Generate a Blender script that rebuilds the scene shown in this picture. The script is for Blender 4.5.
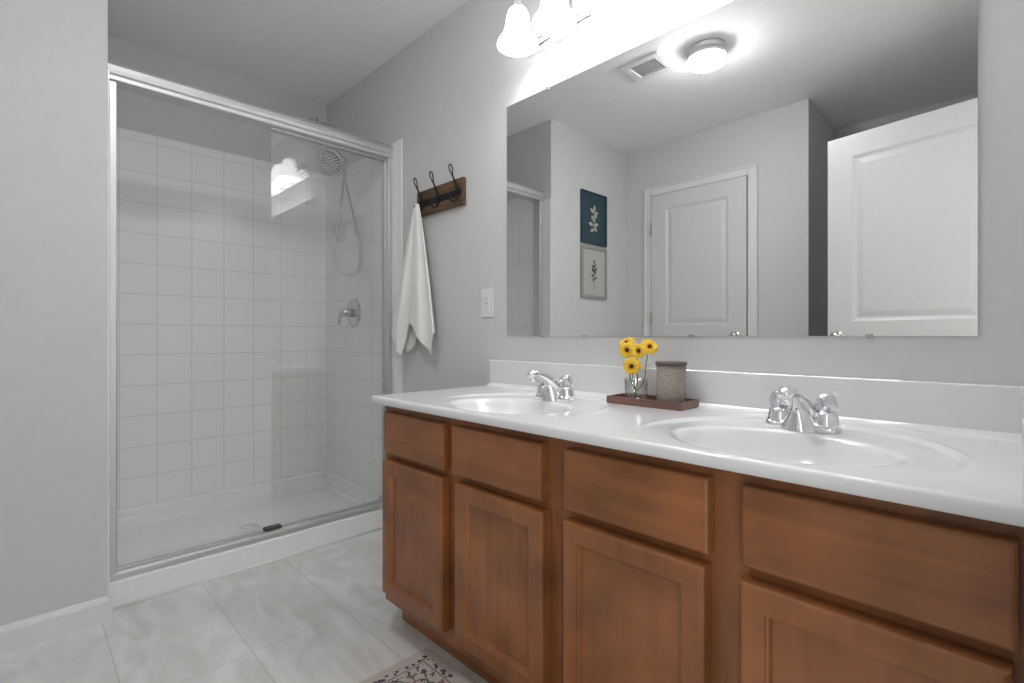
import bpy, bmesh, math, random
from mathutils import Vector, Matrix, Euler
random.seed(7)
PI = math.pi
C = bpy.context.scene.collection
for o in list(bpy.data.objects): bpy.data.objects.remove(o)
sc = bpy.context.scene
# ---------------------------------------------------------------- camera, world, exposure
H = 0.985                                   # eye height
cam = bpy.data.cameras.new('camera'); co = bpy.data.objects.new('camera', cam); C.objects.link(co)
cam.sensor_width = 36; cam.lens = 501/1024*36; cam.shift_y = -5.5/1024; cam.clip_start = .02
co.location = (0, 0, H); co.rotation_euler = (PI/2, 0, PI/2 - math.atan(492/501)); sc.camera = co
w = bpy.data.worlds.new('world'); sc.world = w; w.use_nodes = True
w.node_tree.nodes['Background'].inputs[0].default_value = (1.0, 1.0, 1.0, 1)
w.node_tree.nodes['Background'].inputs[1].default_value = 1.0
sc.view_settings.view_transform = 'Standard'; sc.view_settings.look = 'None'
sc.view_settings.gamma = 1; sc.view_settings.use_curve_mapping = False
sc.view_settings.exposure = 0.72
BULB = 21.0; SHADE = 2.4; CEIL = 52.0
# ---------------------------------------------------------------- materials
def nt(name):
    m = bpy.data.materials.new(name); m.use_nodes = True
    return m, m.node_tree.nodes, m.node_tree.links, m.node_tree.nodes['Principled BSDF']
def mat(name, col, rough=.5, metal=0, noise=0, nscale=30, bump=0, bscale=200, coat=0, spec=None, stretch=None, emit=0, trans=0):
    m, n, l, b = nt(name)
    b.inputs['Base Color'].default_value = (*col, 1); b.inputs['Roughness'].default_value = rough
    b.inputs['Metallic'].default_value = metal; b.inputs['Coat Weight'].default_value = coat
    b.inputs['Transmission Weight'].default_value = trans
    if spec is not None: b.inputs['Specular IOR Level'].default_value = spec
    if emit: b.inputs['Emission Color'].default_value = (.985, .99, 1, 1); b.inputs['Emission Strength'].default_value = emit
    tc = n.new('ShaderNodeTexCoord'); mp = n.new('ShaderNodeMapping'); l.new(tc.outputs['Object'], mp.inputs[0])
    if stretch: mp.inputs['Scale'].default_value = stretch
    nz = n.new('ShaderNodeTexNoise'); nz.inputs['Scale'].default_value = nscale; nz.inputs['Detail'].default_value = 5
    l.new(mp.outputs[0], nz.inputs['Vector'])
    r = n.new('ShaderNodeValToRGB'); l.new(nz.outputs[0], r.inputs[0])
    a = noise or .015
    r.color_ramp.elements[0].position = .3; r.color_ramp.elements[1].position = .7
    r.color_ramp.elements[0].color = (*[c*(1-a) for c in col], 1); r.color_ramp.elements[1].color = (*[min(1, c*(1+a)) for c in col], 1)
    l.new(r.outputs[0], b.inputs['Base Color'])
    if bump:
        nb = n.new('ShaderNodeTexNoise'); nb.inputs['Scale'].default_value = bscale; l.new(mp.outputs[0], nb.inputs['Vector'])
        bp = n.new('ShaderNodeBump'); bp.inputs['Strength'].default_value = bump; bp.inputs['Distance'].default_value = .002
        l.new(nb.outputs[0], bp.inputs['Height']); l.new(bp.outputs[0], b.inputs['Normal'])
    return m
def tile_mat(name, c1, c2, grout, bw, rh, mortar, rough, axes, off, cloud=0, smooth=.1):
    m, n, l, b = nt(name); b.inputs['Roughness'].default_value = rough
    tc = n.new('ShaderNodeTexCoord'); sp = n.new('ShaderNodeSeparateXYZ'); cb = n.new('ShaderNodeCombineXYZ')
    l.new(tc.outputs['Object'], sp.inputs[0])
    for i, ax in enumerate(axes):
        ad = n.new('ShaderNodeMath'); ad.operation = 'ADD'; ad.inputs[1].default_value = off[i]
        l.new(sp.outputs[ax], ad.inputs[0]); l.new(ad.outputs[0], cb.inputs[i])
    br = n.new('ShaderNodeTexBrick'); br.offset = 0; br.squash = 1
    br.inputs['Scale'].default_value = 1; br.inputs['Brick Width'].default_value = bw; br.inputs['Row Height'].default_value = rh
    br.inputs['Mortar Size'].default_value = mortar; br.inputs['Mortar Smooth'].default_value = smooth
    br.inputs['Color1'].default_value = (*c1, 1); br.inputs['Color2'].default_value = (*c2, 1); br.inputs['Mortar'].default_value = (*grout, 1)
    l.new(cb.outputs[0], br.inputs['Vector'])
    out = br.outputs[0]
    if cloud:
        mp = n.new('ShaderNodeMapping'); mp.inputs['Scale'].default_value = (2.2, 5, 1); mp.inputs['Rotation'].default_value = (0, 0, .35)
        l.new(tc.outputs['Object'], mp.inputs[0])
        nz = n.new('ShaderNodeTexNoise'); nz.inputs['Scale'].default_value = 1.6; nz.inputs['Detail'].default_value = 9; nz.inputs['Distortion'].default_value = 1.2
        l.new(mp.outputs[0], nz.inputs['Vector'])
        r = n.new('ShaderNodeValToRGB'); l.new(nz.outputs[0], r.inputs[0])
        r.color_ramp.elements[0].position = .32; r.color_ramp.elements[1].position = .68
        r.color_ramp.elements[0].color = (1-cloud, 1-cloud, 1-cloud*1.1, 1); r.color_ramp.elements[1].color = (1+cloud*.3, 1+cloud*.3, 1+cloud*.3, 1)
        mx = n.new('ShaderNodeMix'); mx.data_type = 'RGBA'; mx.blend_type = 'MULTIPLY'; mx.inputs[0].default_value = 1
        l.new(br.outputs[0], mx.inputs[6]); l.new(r.outputs[0], mx.inputs[7]); out = mx.outputs[2]
    l.new(out, b.inputs['Base Color'])
    bp = n.new('ShaderNodeBump'); bp.invert = True; bp.inputs['Strength'].default_value = .35; bp.inputs['Distance'].default_value = .001
    l.new(br.outputs['Fac'], bp.inputs['Height']); l.new(bp.outputs[0], b.inputs['Normal'])
    return m
def wood_mat(name, dark, light, scale, rough=.35, coat=.2, blotch=.62):
    m, n, l, b = nt(name); b.inputs['Roughness'].default_value = rough; b.inputs['Coat Weight'].default_value = coat; b.inputs['Coat Roughness'].default_value = .25
    tc = n.new('ShaderNodeTexCoord'); mp = n.new('ShaderNodeMapping'); mp.inputs['Scale'].default_value = scale
    l.new(tc.outputs['Object'], mp.inputs[0])
    nz = n.new('ShaderNodeTexNoise'); nz.inputs['Scale'].default_value = 1; nz.inputs['Detail'].default_value = 7; nz.inputs['Roughness'].default_value = .6; nz.inputs['Distortion'].default_value = .4
    l.new(mp.outputs[0], nz.inputs['Vector'])
    nb = n.new('ShaderNodeTexNoise'); nb.inputs['Scale'].default_value = 6; nb.inputs['Detail'].default_value = 3
    l.new(tc.outputs['Object'], nb.inputs['Vector'])
    mx = n.new('ShaderNodeMix'); mx.inputs[0].default_value = blotch; l.new(nz.outputs[0], mx.inputs[2]); l.new(nb.outputs[0], mx.inputs[3])
    r = n.new('ShaderNodeValToRGB'); l.new(mx.outputs[0], r.inputs[0])
    r.color_ramp.elements[0].position = .33; r.color_ramp.elements[1].position = .66
    r.color_ramp.elements[0].color = (*dark, 1); r.color_ramp.elements[1].color = (*light, 1)
    l.new(r.outputs[0], b.inputs['Base Color'])
    return m
def glass_mat(name, tint, refl_scale=1.0, rough=0.0):
    m = bpy.data.materials.new(name); m.use_nodes = True; n = m.node_tree.nodes; l = m.node_tree.links
    n.remove(n['Principled BSDF']); o = n['Material Output']
    t = n.new('ShaderNodeBsdfTransparent'); t.inputs[0].default_value = (*tint, 1)
    g = n.new('ShaderNodeBsdfGlossy'); g.inputs['Roughness'].default_value = rough; g.inputs[0].default_value = (1, 1, 1, 1)
    f = n.new('ShaderNodeFresnel'); ge = n.new('ShaderNodeNewGeometry'); io = n.new('ShaderNodeMix'); io.inputs[2].default_value = 1.5; io.inputs[3].default_value = 1/1.5
    l.new(ge.outputs['Backfacing'], io.inputs[0]); l.new(io.outputs[0], f.inputs[0])
    mu = n.new('ShaderNodeMath'); mu.operation = 'MULTIPLY'; mu.inputs[1].default_value = refl_scale; mu.use_clamp = True; l.new(f.outputs[0], mu.inputs[0])
    x = n.new('ShaderNodeMixShader'); l.new(mu.outputs[0], x.inputs[0]); l.new(t.outputs[0], x.inputs[1]); l.new(g.outputs[0], x.inputs[2])
    l.new(x.outputs[0], o.inputs[0]); return m
def rug_mat():
    m, n, l, b = nt('rug weave'); b.inputs['Roughness'].default_value = .95
    tc = n.new('ShaderNodeTexCoord')
    cream = (.58, .53, .48, 1)
    def rgb(c): r = n.new('ShaderNodeRGB'); r.outputs[0].default_value = c; return r.outputs[0]
    def mth(op, a, bb=None):
        q = n.new('ShaderNodeMath'); q.operation = op
        for i, v in enumerate((a, bb)):
            if v is None: continue
            if isinstance(v, (int, float)): q.inputs[i].default_value = v
            else: l.new(v, q.inputs[i])
        return q.outputs[0]
    def mix(f, a, c):
        x = n.new('ShaderNodeMix'); x.data_type = 'RGBA'; l.new(f, x.inputs[0]); l.new(a, x.inputs[6]); l.new(c, x.inputs[7]); return x.outputs[2]
    sp = n.new('ShaderNodeSeparateXYZ'); l.new(tc.outputs['Object'], sp.inputs[0])
    dx = mth('SUBTRACT', .40, mth('ABSOLUTE', sp.outputs[0])); dy = mth('SUBTRACT', .25, mth('ABSOLUTE', sp.outputs[1]))
    d = mth('MINIMUM', dx, dy)                                           # distance to the rug's edge
    def band(lo, hi): return mth('MULTIPLY', mth('GREATER_THAN', d, lo), mth('LESS_THAN', d, hi))
    v1 = n.new('ShaderNodeTexVoronoi'); v1.inputs['Scale'].default_value = 62; l.new(tc.outputs['Object'], v1.inputs['Vector'])
    v2 = n.new('ShaderNodeTexVoronoi'); v2.feature = 'DISTANCE_TO_EDGE'; v2.inputs['Scale'].default_value = 26
    nz = n.new('ShaderNodeTexNoise'); nz.inputs['Scale'].default_value = 34; nz.inputs['Detail'].default_value = 3; l.new(tc.outputs['Object'], nz.inputs['Vector'])
    va = n.new('ShaderNodeMix'); va.data_type = 'RGBA'; va.inputs[0].default_value = .06; l.new(tc.outputs['Object'], va.inputs[6]); l.new(nz.outputs['Color'], va.inputs[7])
    l.new(va.outputs[2], v2.inputs['Vector'])
    dots = mth('MULTIPLY', mth('LESS_THAN', v1.outputs['Distance'], .42), band(.028, .046))
    line = band(.050, .0535)
    vine = mth('MULTIPLY', mth('LESS_THAN', v2.outputs['Distance'], .085), mth('GREATER_THAN', d, .058))
    v3 = n.new('ShaderNodeTexVoronoi'); v3.inputs['Scale'].default_value = 38; l.new(tc.outputs['Object'], v3.inputs['Vector'])
    rose = mth('MULTIPLY', mth('LESS_THAN', v3.outputs['Distance'], .27), mth('GREATER_THAN', d, .058))
    col = mix(rose, rgb(cream), rgb((.36, .22, .18, 1)))
    col = mix(mth('MULTIPLY', vine, mth('GREATER_THAN', nz.outputs[0], .42)), col, rgb((.10, .085, .085, 1)))
    col = mix(dots, col, rgb((.09, .075, .085, 1))); col = mix(line, col, rgb((.12, .09, .10, 1)))
    l.new(col, b.inputs['Base Color'])
    bp = n.new('ShaderNodeBump'); bp.inputs['Strength'].default_value = .5; bp.inputs['Distance'].default_value = .002
    n2 = n.new('ShaderNodeTexNoise'); n2.inputs['Scale'].default_value = 600; l.new(tc.outputs['Object'], n2.inputs['Vector']); l.new(n2.outputs[0], bp.inputs['Height']); l.new(bp.outputs[0], b.inputs['Normal'])
    return m
def fabric_mat(name, col):
    m, n, l, b = nt(name); b.inputs['Roughness'].default_value = .9; b.inputs['Sheen Weight'].default_value = .3
    tc = n.new('ShaderNodeTexCoord'); wv = n.new('ShaderNodeTexChecker'); wv.inputs['Scale'].default_value = 260
    wv.inputs[1].default_value = (*col, 1); wv.inputs[2].default_value = (*[c*.93 for c in col], 1)
    l.new(tc.outputs['Object'], wv.inputs[0]); l.new(wv.outputs[0], b.inputs['Base Color'])
    nz = n.new('ShaderNodeTexNoise'); nz.inputs['Scale'].default_value = 70; nz.inputs['Detail'].default_value = 4; l.new(tc.outputs['Object'], nz.inputs['Vector'])
    bp = n.new('ShaderNodeBump'); bp.inputs['Strength'].default_value = .4; bp.inputs['Distance'].default_value = .004; l.new(nz.outputs[0], bp.inputs['Height']); l.new(bp.outputs[0], b.inputs['Normal'])
    return m
GW = (.66, .66, .655)
M = dict(
 wall=mat('grey wall paint', GW, .75, bump=.12, bscale=160),
 ceiling=mat('ceiling paint', (.92, .92, .915), .9, bump=.15, bscale=120),
 white=mat('white door paint', (.68, .68, .675), .35, bump=.05, bscale=90),
 trim=mat('white trim paint', (.78, .78, .775), .35),
 counter=mat('cultured marble', (.80, .80, .81), .13, noise=.012, nscale=6, coat=.3),
 acrylic=mat('white acrylic', (.91, .91, .905), .22),
 tile_y=tile_mat('white wall tile back', (.91, .91, .905), (.92, .92, .915), (.76, .76, .75), .1525, .1522, .0022, .2, (1, 2), (-.498+.1525*9, -.130+.1522*3)),
 tile_x=tile_mat('white wall tile side', (.91, .91, .905), (.92, .92, .915), (.76, .76, .75), .1525, .1522, .0018, .2, (0, 2), (2.207+.1525*9, -.130+.1522*3)),
 tile_flat=mat('white bullnose tile', (.88, .88, .87), .25),
 floor=tile_mat('grey floor tile', (.76, .755, .745), (.745, .74, .73), (.60, .595, .585), .61, .315, .0022, .38, (0, 1), (1.678+.61*9, -.202+.315*9), cloud=.2),
 chrome=mat('chrome', (.88, .88, .89), .09, 1),
 satin=mat('bright anodised aluminium', (.66, .66, .66), .48, 1),
 nickel=mat('brushed nickel', (.55, .54, .52), .3, 1),
 black=mat('black iron', (.02, .02, .022), .45, .6),
 plastic=mat('white plastic', (.80, .80, .79), .3),
 rubber=mat('dark plastic', (.05, .05, .05), .5),
 wood_v=wood_mat('stained maple vertical grain', (.165, .060, .019), (.36, .130, .040), (38, 38, 2.2)),
 wood_h=wood_mat('stained maple horizontal grain', (.165, .060, .019), (.36, .130, .040), (2.2, 38, 38)),
 tray=wood_mat('dark walnut', (.12, .055, .042), (.22, .105, .08), (4, 60, 60), .4),
 lid=wood_mat('grey brown wood', (.085, .062, .052), (.15, .115, .095), (12, 60, 60), .5),
 rustic=wood_mat('rustic pine', (.045, .024, .013), (.20, .105, .05), (7, 50, 70), .6, 0, .3),
 glass=glass_mat('clear glass', (.997, 1.0, .997), .85),
 thin=glass_mat('thin vase glass', (.93, .94, .93), 1.8),
 knobglass=glass_mat('clear acrylic knob', (.82, .83, .85), 4.0, .03),
 jar=None, shade=mat('opal lamp glass', (.85, .85, .84), .3, emit=SHADE), bulb=mat('lit bulb', (1, 1, 1), .5, emit=BULB),
 ceil_glass=mat('lit opal diffuser', (.85, .85, .84), .3, emit=CEIL),
 mirror=mat('silvered mirror', (.93, .94, .93), .0, 1, noise=.001),
 towel=fabric_mat('white linen', (.92, .905, .87)), rug=rug_mat(),
 teal=mat('dark teal print', (.022, .062, .082), .6, noise=.15, nscale=18), paper=mat('pale paper print', (.50, .50, .48), .7, noise=.03),
 frame_grey=mat('grey picture frame', (.33, .33, .32), .5), leaf_pale=mat('pale leaf ink', (.50, .50, .42), .7, noise=.2, nscale=60), leaf_green=mat('green leaf ink', (.10, .11, .055), .7, noise=.2, nscale=60),
 petal=mat('yellow petal', (.92, .62, .04), .6, noise=.12, nscale=90), petal_o=mat('orange petal base', (.88, .40, .02), .6, noise=.2, nscale=90),
 seed=mat('dark brown flower centre', (.05, .025, .01), .8, noise=.4, nscale=300), fitting=mat('polished shower chrome', (.62, .63, .64), .12, 1), stem=mat('green stem', (.12, .22, .05), .6), wax=mat('cream wax', (.55, .50, .40), .5),
 vent_shade=mat('painted duct shade', (.008, .008, .008), .8), caulk=mat('white caulk', (.8, .8, .79), .4),
)
m, n, l, b = nt('hammered smoky glass'); M['jar'] = m
b.inputs['Base Color'].default_value = (.62, .59, .52, 1); b.inputs['Roughness'].default_value = .12; b.inputs['Transmission Weight'].default_value = .35; b.inputs['IOR'].default_value = 1.2
tc = n.new('ShaderNodeTexCoord'); mp = n.new('ShaderNodeMapping'); mp.inputs['Scale'].default_value = (1, 1, 2.2); l.new(tc.outputs['Object'], mp.inputs[0])
v = n.new('ShaderNodeTexVoronoi'); v.inputs['Scale'].default_value = 170; l.new(mp.outputs[0], v.inputs['Vector'])
rr = n.new('ShaderNodeValToRGB'); rr.color_ramp.elements[0].color = (.68, .61, .54, 1); rr.color_ramp.elements[1].color = (.42, .37, .32, 1); rr.color_ramp.elements[1].position = .75
l.new(v.outputs['Distance'], rr.inputs[0]); l.new(rr.outputs[0], b.inputs['Base Color'])
bp = n.new('ShaderNodeBump'); bp.inputs['Strength'].default_value = .8; bp.inputs['Distance'].default_value = .002; l.new(v.outputs['Distance'], bp.inputs['Height']); l.new(bp.outputs[0], b.inputs['Normal'])

# ---------------------------------------------------------------- mesh helpers
def NB(): return bmesh.new()
def box(bm, x0, x1, y0, y1, z0, z1, bev=0, seg=2):
    t = bmesh.new(); bmesh.ops.create_cube(t, size=1)
    for v in t.verts: v.co = Vector(((x0+x1)/2 + v.co.x*(x1-x0), (y0+y1)/2 + v.co.y*(y1-y0), (z0+z1)/2 + v.co.z*(z1-z0)))
    if bev: bmesh.ops.bevel(t, geom=t.edges[:], offset=bev, segments=seg, profile=.5, affect='EDGES')
    join(bm, t)
def join(bm, t, mx=None):
    if mx is not None: bmesh.ops.transform(t, matrix=mx, verts=t.verts)
    mp = {v: bm.verts.new(v.co) for v in t.verts}
    for f in t.faces:
        try: nf = bm.faces.new([mp[v] for v in f.verts]); nf.smooth = f.smooth
        except ValueError: pass
    t.free()
def lathe(bm, prof, mx=None, n=32, squash=None, flute=None):
    t = bmesh.new(); rings = []
    for r, z in prof:
        ring = []
        for i in range(n):
            a = 2*PI*i/n; rr = r*(1 + (flute[1]*math.cos(flute[0]*a) if flute else 0))
            ring.append(t.verts.new((rr*math.cos(a)*(squash[0] if squash else 1), rr*math.sin(a)*(squash[1] if squash else 1), z)))
        rings.append(ring)
    for a, b2 in zip(rings, rings[1:]):
        for i in range(n): t.faces.new((a[i], a[(i+1) % n], b2[(i+1) % n], b2[i])).smooth = True
    if prof[0][0] > 1e-5: t.faces.new(rings[0][::-1])
    if prof[-1][0] > 1e-5: t.faces.new(rings[-1])
    bmesh.ops.remove_doubles(t, verts=t.verts, dist=1e-6)
    join(bm, t, mx)
def tube(bm, pts, r, n=12, closed=False, flat=None):
    pts = [Vector(p) for p in pts]; k = len(pts); rs = r if isinstance(r, (list, tuple)) else [r]*k
    t = bmesh.new(); rings = []; up = None
    for i, p in enumerate(pts):
        d = (pts[min(i+1, k-1)] - pts[max(i-1, 0)]).normalized() if not closed else (pts[(i+1) % k]-pts[i-1]).normalized()
        if up is None: up = Vector((0, 0, 1)) if abs(d.z) < .9 else Vector((1, 0, 0))
        s = d.cross(up).normalized(); up = s.cross(d).normalized()
        fx, fy = (flat[i] if flat else (1, 1))
        rings.append([t.verts.new(p + s*math.cos(2*PI*j/n)*rs[i]*fx + up*math.sin(2*PI*j/n)*rs[i]*fy) for j in range(n)])
    prs = list(zip(rings, rings[1:])) + ([(rings[-1], rings[0])] if closed else [])
    for a, b2 in prs:
        for j in range(n): t.faces.new((a[j], a[(j+1) % n], b2[(j+1) % n], b2[j])).smooth = True
    if not closed: t.faces.new(rings[0][::-1]); t.faces.new(rings[-1])
    join(bm, t)
def smoothpath(P, n=8):
    P = [Vector(p) for p in P]; out = []
    Q = [P[0]*2-P[1]] + P + [P[-1]*2-P[-2]]
    for i in range(1, len(Q)-2):
        a, b2, c, d = Q[i-1:i+3]
        for k in range(n):
            t = k/n; out.append(.5*((2*b2) + (c-a)*t + (2*a-5*b2+4*c-d)*t*t + (3*b2-a-3*c+d)*t**3))
    return out + [P[-1]]
def prism(bm, prof, axis, a, b2, smooth=False):
    """closed 2D profile extruded from a to b2 along axis ('x': prof=(y,z); 'y': prof=(x,z); 'z': prof=(x,y))"""
    def P(u, v, t): return {'x': (t, u, v), 'y': (u, t, v), 'z': (u, v, t)}[axis]
    t = bmesh.new(); A = [t.verts.new(P(u, v, a)) for u, v in prof]; B = [t.verts.new(P(u, v, b2)) for u, v in prof]; k = len(prof)
    for i in range(k): t.faces.new((A[i], A[(i+1) % k], B[(i+1) % k], B[i])).smooth = smooth
    t.faces.new(A[::-1]); t.faces.new(B); bmesh.ops.recalc_face_normals(t, faces=t.faces[:])
    join(bm, t)
def rings_panel(bm, x0, x1, z0, z1, yf, steps, back=None):
    """concentric rectangular steps on a panel facing -Y: steps = [(inset, depth behind yf)]"""
    t = bmesh.new(); R = []
    if back is not None: steps = [(steps[0][0], back)] + steps
    for ins, dep in steps:
        R.append([t.verts.new((x, yf+dep, z)) for x, z in ((x0+ins, z0+ins), (x1-ins, z0+ins), (x1-ins, z1-ins), (x0+ins, z1-ins))])
    for a, b2 in zip(R, R[1:]):
        for i in range(4): t.faces.new((a[i], a[(i+1) % 4], b2[(i+1) % 4], b2[i]))
    t.faces.new(R[-1])
    if back is not None: t.faces.new(R[0][::-1])
    join(bm, t)
def obj(name, bm, m, parent=None, bevel=0, smooth=False, fix=True):
    if fix: bmesh.ops.recalc_face_normals(bm, faces=bm.faces[:])
    me = bpy.data.meshes.new(name); bm.to_mesh(me); bm.free(); me.materials.append(m)
    o = bpy.data.objects.new(name, me); C.objects.link(o)
    if smooth: 
        for p in me.polygons: p.use_smooth = True
    if bevel:
        md = o.modifiers.new('bevel', 'BEVEL'); md.width = bevel; md.segments = 2; md.limit_method = 'ANGLE'; md.angle_limit = .6
    if parent:
        o.parent = parent; o.matrix_parent_inverse = Matrix.Translation(parent.location).inverted() if parent.type == 'EMPTY' and not parent.get('local') else Matrix()
    return o
def thing(name, label, cat, loc=(0, 0, 0), group=None, local=False, rz=0):
    o = bpy.data.objects.new(name, None); C.objects.link(o); o.location = loc; o.rotation_euler = (0, 0, rz); o.empty_display_size = .05
    o['label'] = label; o['category'] = cat
    if group: o['group'] = group
    if local: o['local'] = 1
    return o
def tag(o, label, cat, group=None):
    o['label'] = label; o['category'] = cat
    if group: o['group'] = group
    return o
def struct(name, bm, m, parent=None, **k):
    o = obj(name, bm, m, parent, **k)
    if not parent: o['kind'] = 'structure'
    return o
def sbox(name, m, *a, parent=None, bev=0): q = NB(); box(q, *a, bev=bev); return struct(name, q, m, parent)

# ---------------------------------------------------------------- the room
YV = 1.39; XB = -3.095; XL = -2.222; YL = .217; YC = -.692; XA = -.921; YA = -1.335; XE = .02; HT = 2.445
sbox('floor', M['floor'], XB-.1, XE+1.2, YA-.1, YV+.1, -.1, 0)
sbox('ceiling', M['ceiling'], XB-.1, XE+.12, YA-.1, YV+.1, HT, HT+.1)
sbox('wall_right', M['wall'], XB-.1, XE+.12, YV, YV+.1, 0, HT)
sbox('wall_back', M['wall'], XB-.1, XB, YL, YV, 0, HT)
sbox('wall_left', M['wall'], XB, XL, YL-.9145, YL, 0, HT)
q = NB(); box(q, XL-.1, XA, YC-.1, YC, 0, HT)
struct('wall_closet', q, M['wall'])
sbox('wall_alcove_left', M['wall'], XA-.1, XA, YA, YC-.1, 0, HT)
sbox('wall_alcove_end', M['wall'], XA-.1, XE, YA-.1, YA, 0, HT)
q = NB(); DY0, DY1 = -.215, .575                      # doorway in the wall behind the camera
box(q, XE, XE+.12, YA-.1, DY0, 0, HT); box(q, XE, XE+.12, DY1, YV, 0, HT); box(q, XE, XE+.12, DY0, DY1, 2.045, HT)
struct('wall_entry', q, M['wall'])
def base_prof(): return [(0, 0), (.013, 0), (.013, .068), (.009, .078), (.004, .085), (0, .085)]
q = NB()
prism(q, [(XL+u, z) for u, z in base_prof()], 'y', YC+.0, YL)
prism(q, [(YL+u, z) for u, z in base_prof()], 'x', XL-.06, XL+.013)
struct('baseboard_left', q, M['trim'])
q = NB()
prism(q, [(YC+u, z) for u, z in base_prof()], 'x', XL+.013, -2.052); prism(q, [(YC+u, z) for u, z in base_prof()], 'x', -1.217, XA)
struct('baseboard_closet', q, M['trim'])
# painted wall return beside the curb
q = NB(); prism(q, [(YV-u, z) for u, z in base_prof()], 'x', -2.205, -1.512); struct('baseboard_right', q, M['trim'])

# shower wall tile (thin slabs standing on the shower pan)
sbox('wall_tile_back', M['tile_y'], XB, XB+.008, YL, YV, .125, 2.002)
q = NB(); box(q, XB+.008, -2.212, YV-.008, YV, .125, 1.985); struct('wall_tile_right', q, M['tile_x'])
q = NB(); box(q, XB+.008, -2.3005, YL, YL+.008, .125, 1.970); struct('wall_tile_left', q, M['tile_x'])
q = NB(); box(q, -2.30, -2.207, YV-.0095, YV, 0.0, 1.987, bev=.002); struct('trim_1', q, M['tile_flat'])
q = NB(); box(q, -2.30, XL-.0002, YL, YL+.005, 0.086, 1.912, bev=.001); struct('trim_2', q, M['tile_flat'])

# ---------------------------------------------------------------- doors seen in the mirror
def door_slab(x0, x1, z0, z1, y0, y1):
    """two-panel moulded door with its faces at y0 (-Y side) and y1"""
    q = NB(); st = .118; r0, r1, r2 = .20, .12, .112      # bottom, lock and top rail
    zl = z0+.93
    core = .009
    box(q, x0, x1, y0+core, y1-core, z0, z1)
    for (a, b2) in ((y0, y0+core+.0005), (y1-core-.0005, y1)):
        box(q, x0, x0+st, a, b2, z0, z1, bev=0); box(q, x1-st, x1, a, b2, z0, z1)
        for (c, d) in ((z0, z0+r0), (zl, zl+r1), (z1-r2, z1)): box(q, x0+st, x1-st, a, b2, c, d)
    for (c, d) in ((z0+r0, zl), (zl+r1, z1-r2)):
        X0, X1 = x0+st, x1-st
        for sgn, yy in ((1, y0), (-1, y1)):
            t = bmesh.new(); R = []
            for ins, dep in ((0, 0), (.006, .004), (.016, .0085), (.022, .0085), (.048, .003)):
                R.append([t.verts.new((x, yy+sgn*dep, z)) for x, z in ((X0+ins, c+ins), (X1-ins, c+ins), (X1-ins, d-ins), (X0+ins, d-ins))])
            for a, b2 in zip(R, R[1:]):
                for i in range(4): t.faces.new((a[i], a[(i+1) % 4], b2[(i+1) % 4], b2[i]))
            t.faces.new(R[-1]); join(q, t)
    return q
def knob_bm(mx):
    q = NB(); lathe(q, [(0, 0), (.032, 0), (.033, .004), (.028, .009), (.012, .012), (.010, .03), (.018, .036), (.027, .046), (.030, .056), (.027, .066), (.016, .073), (0, .075)], mx, 24); return q
RX = lambda a: Matrix.Rotation(a, 4, 'X'); RY = lambda a: Matrix.Rotation(a, 4, 'Y'); RZ = lambda a: Matrix.Rotation(a, 4, 'Z'); T = lambda *p: Matrix.Translation(p)
# closet door, shut, in the far wall
q = door_slab(-1.978, -1.280, .012, 2.047, YC+.004, YC+.030)
d1 = struct('door_1', q, M['white'])
d1['label'] = 'white closed two-panel door'
obj('door_knob', knob_bm(T(-1.342, YC+.030, .982) @ RX(-PI/2)), M['nickel'], d1)
for z in (.25, 1.12, 1.80):
    q = NB(); box(q, -1.984, -1.974, YC+.024, YC+.036, z-.045, z+.045); tube(q, [(-1.980, YC+.036, z-.045), (-1.980, YC+.036, z+.045)], .005); obj('hinge', q, M['nickel'], d1)
def casing(name, x0, x1, zt, yw, wd=.060):
    q = NB()
    box(q, x0-wd, x0, yw, yw+.018, 0, zt+wd, bev=.004); box(q, x1, x1+wd, yw, yw+.018, 0, zt+wd, bev=.004); box(q, x0, x1, yw, yw+.018, zt, zt+wd, bev=.004)
    box(q, x0-wd, x0-wd+.012, yw+.012, yw+.024, 0, zt+wd, bev=.003); box(q, x1+wd-.012, x1+wd, yw+.012, yw+.024, 0, zt+wd, bev=.003); box(q, x0-wd+.012, x1+wd-.012, yw+.012, yw+.024, zt+wd-.012, zt+wd, bev=.003)
    return struct(name, q, M['trim'])
casing('trim_3', -1.986, -1.274, 2.053, YC)
# entry door, swung open into the room beside the camera
d2 = bpy.data.objects.new('door_2', None); C.objects.link(d2); d2['kind'] = 'structure'; d2['label'] = 'white open two-panel entry door'; d2['local'] = 1
ang = math.atan2(.108, .593)
DW = .745
d2.location = (.0, -.200, 0); d2.rotation_euler = (0, 0, ang)
obj('door_panel', door_slab(-DW, 0, .012, 2.03, -.035, 0), M['white'], d2)
obj('door_knob', knob_bm(T(-DW+.060, 0, .978) @ RX(-PI/2)), M['nickel'], d2)
obj('door_knob', knob_bm(T(-DW+.060, -.035, .978) @ RX(PI/2)), M['nickel'], d2)
for z in (.25, 1.05, 1.80):
    q = NB(); box(q, -.002, .008, -.03, .001, z-.045, z+.045); tube(q, [(.006, .004, z-.045), (.006, .004, z+.045)], .005); obj('hinge', q, M['nickel'], d2)
q = NB()      # doorway lining and casing
box(q, XE, XE+.12, DY0, DY0+.012, 0, 2.045); box(q, XE, XE+.12, DY1-.012, DY1, 0, 2.045); box(q, XE, XE+.12, DY0+.012, DY1-.012, 2.033, 2.045)
box(q, XE-.012, XE, DY1-.008, DY1+.05, 0, 2.10, bev=.003); box(q, XE-.012, XE, DY0-.05, DY0+.008, 0, 2.10, bev=.003); box(q, XE-.012, XE, DY0+.008, DY1-.008, 2.04, 2.10, bev=.003)
struct('trim_4', q, M['trim'])

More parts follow.
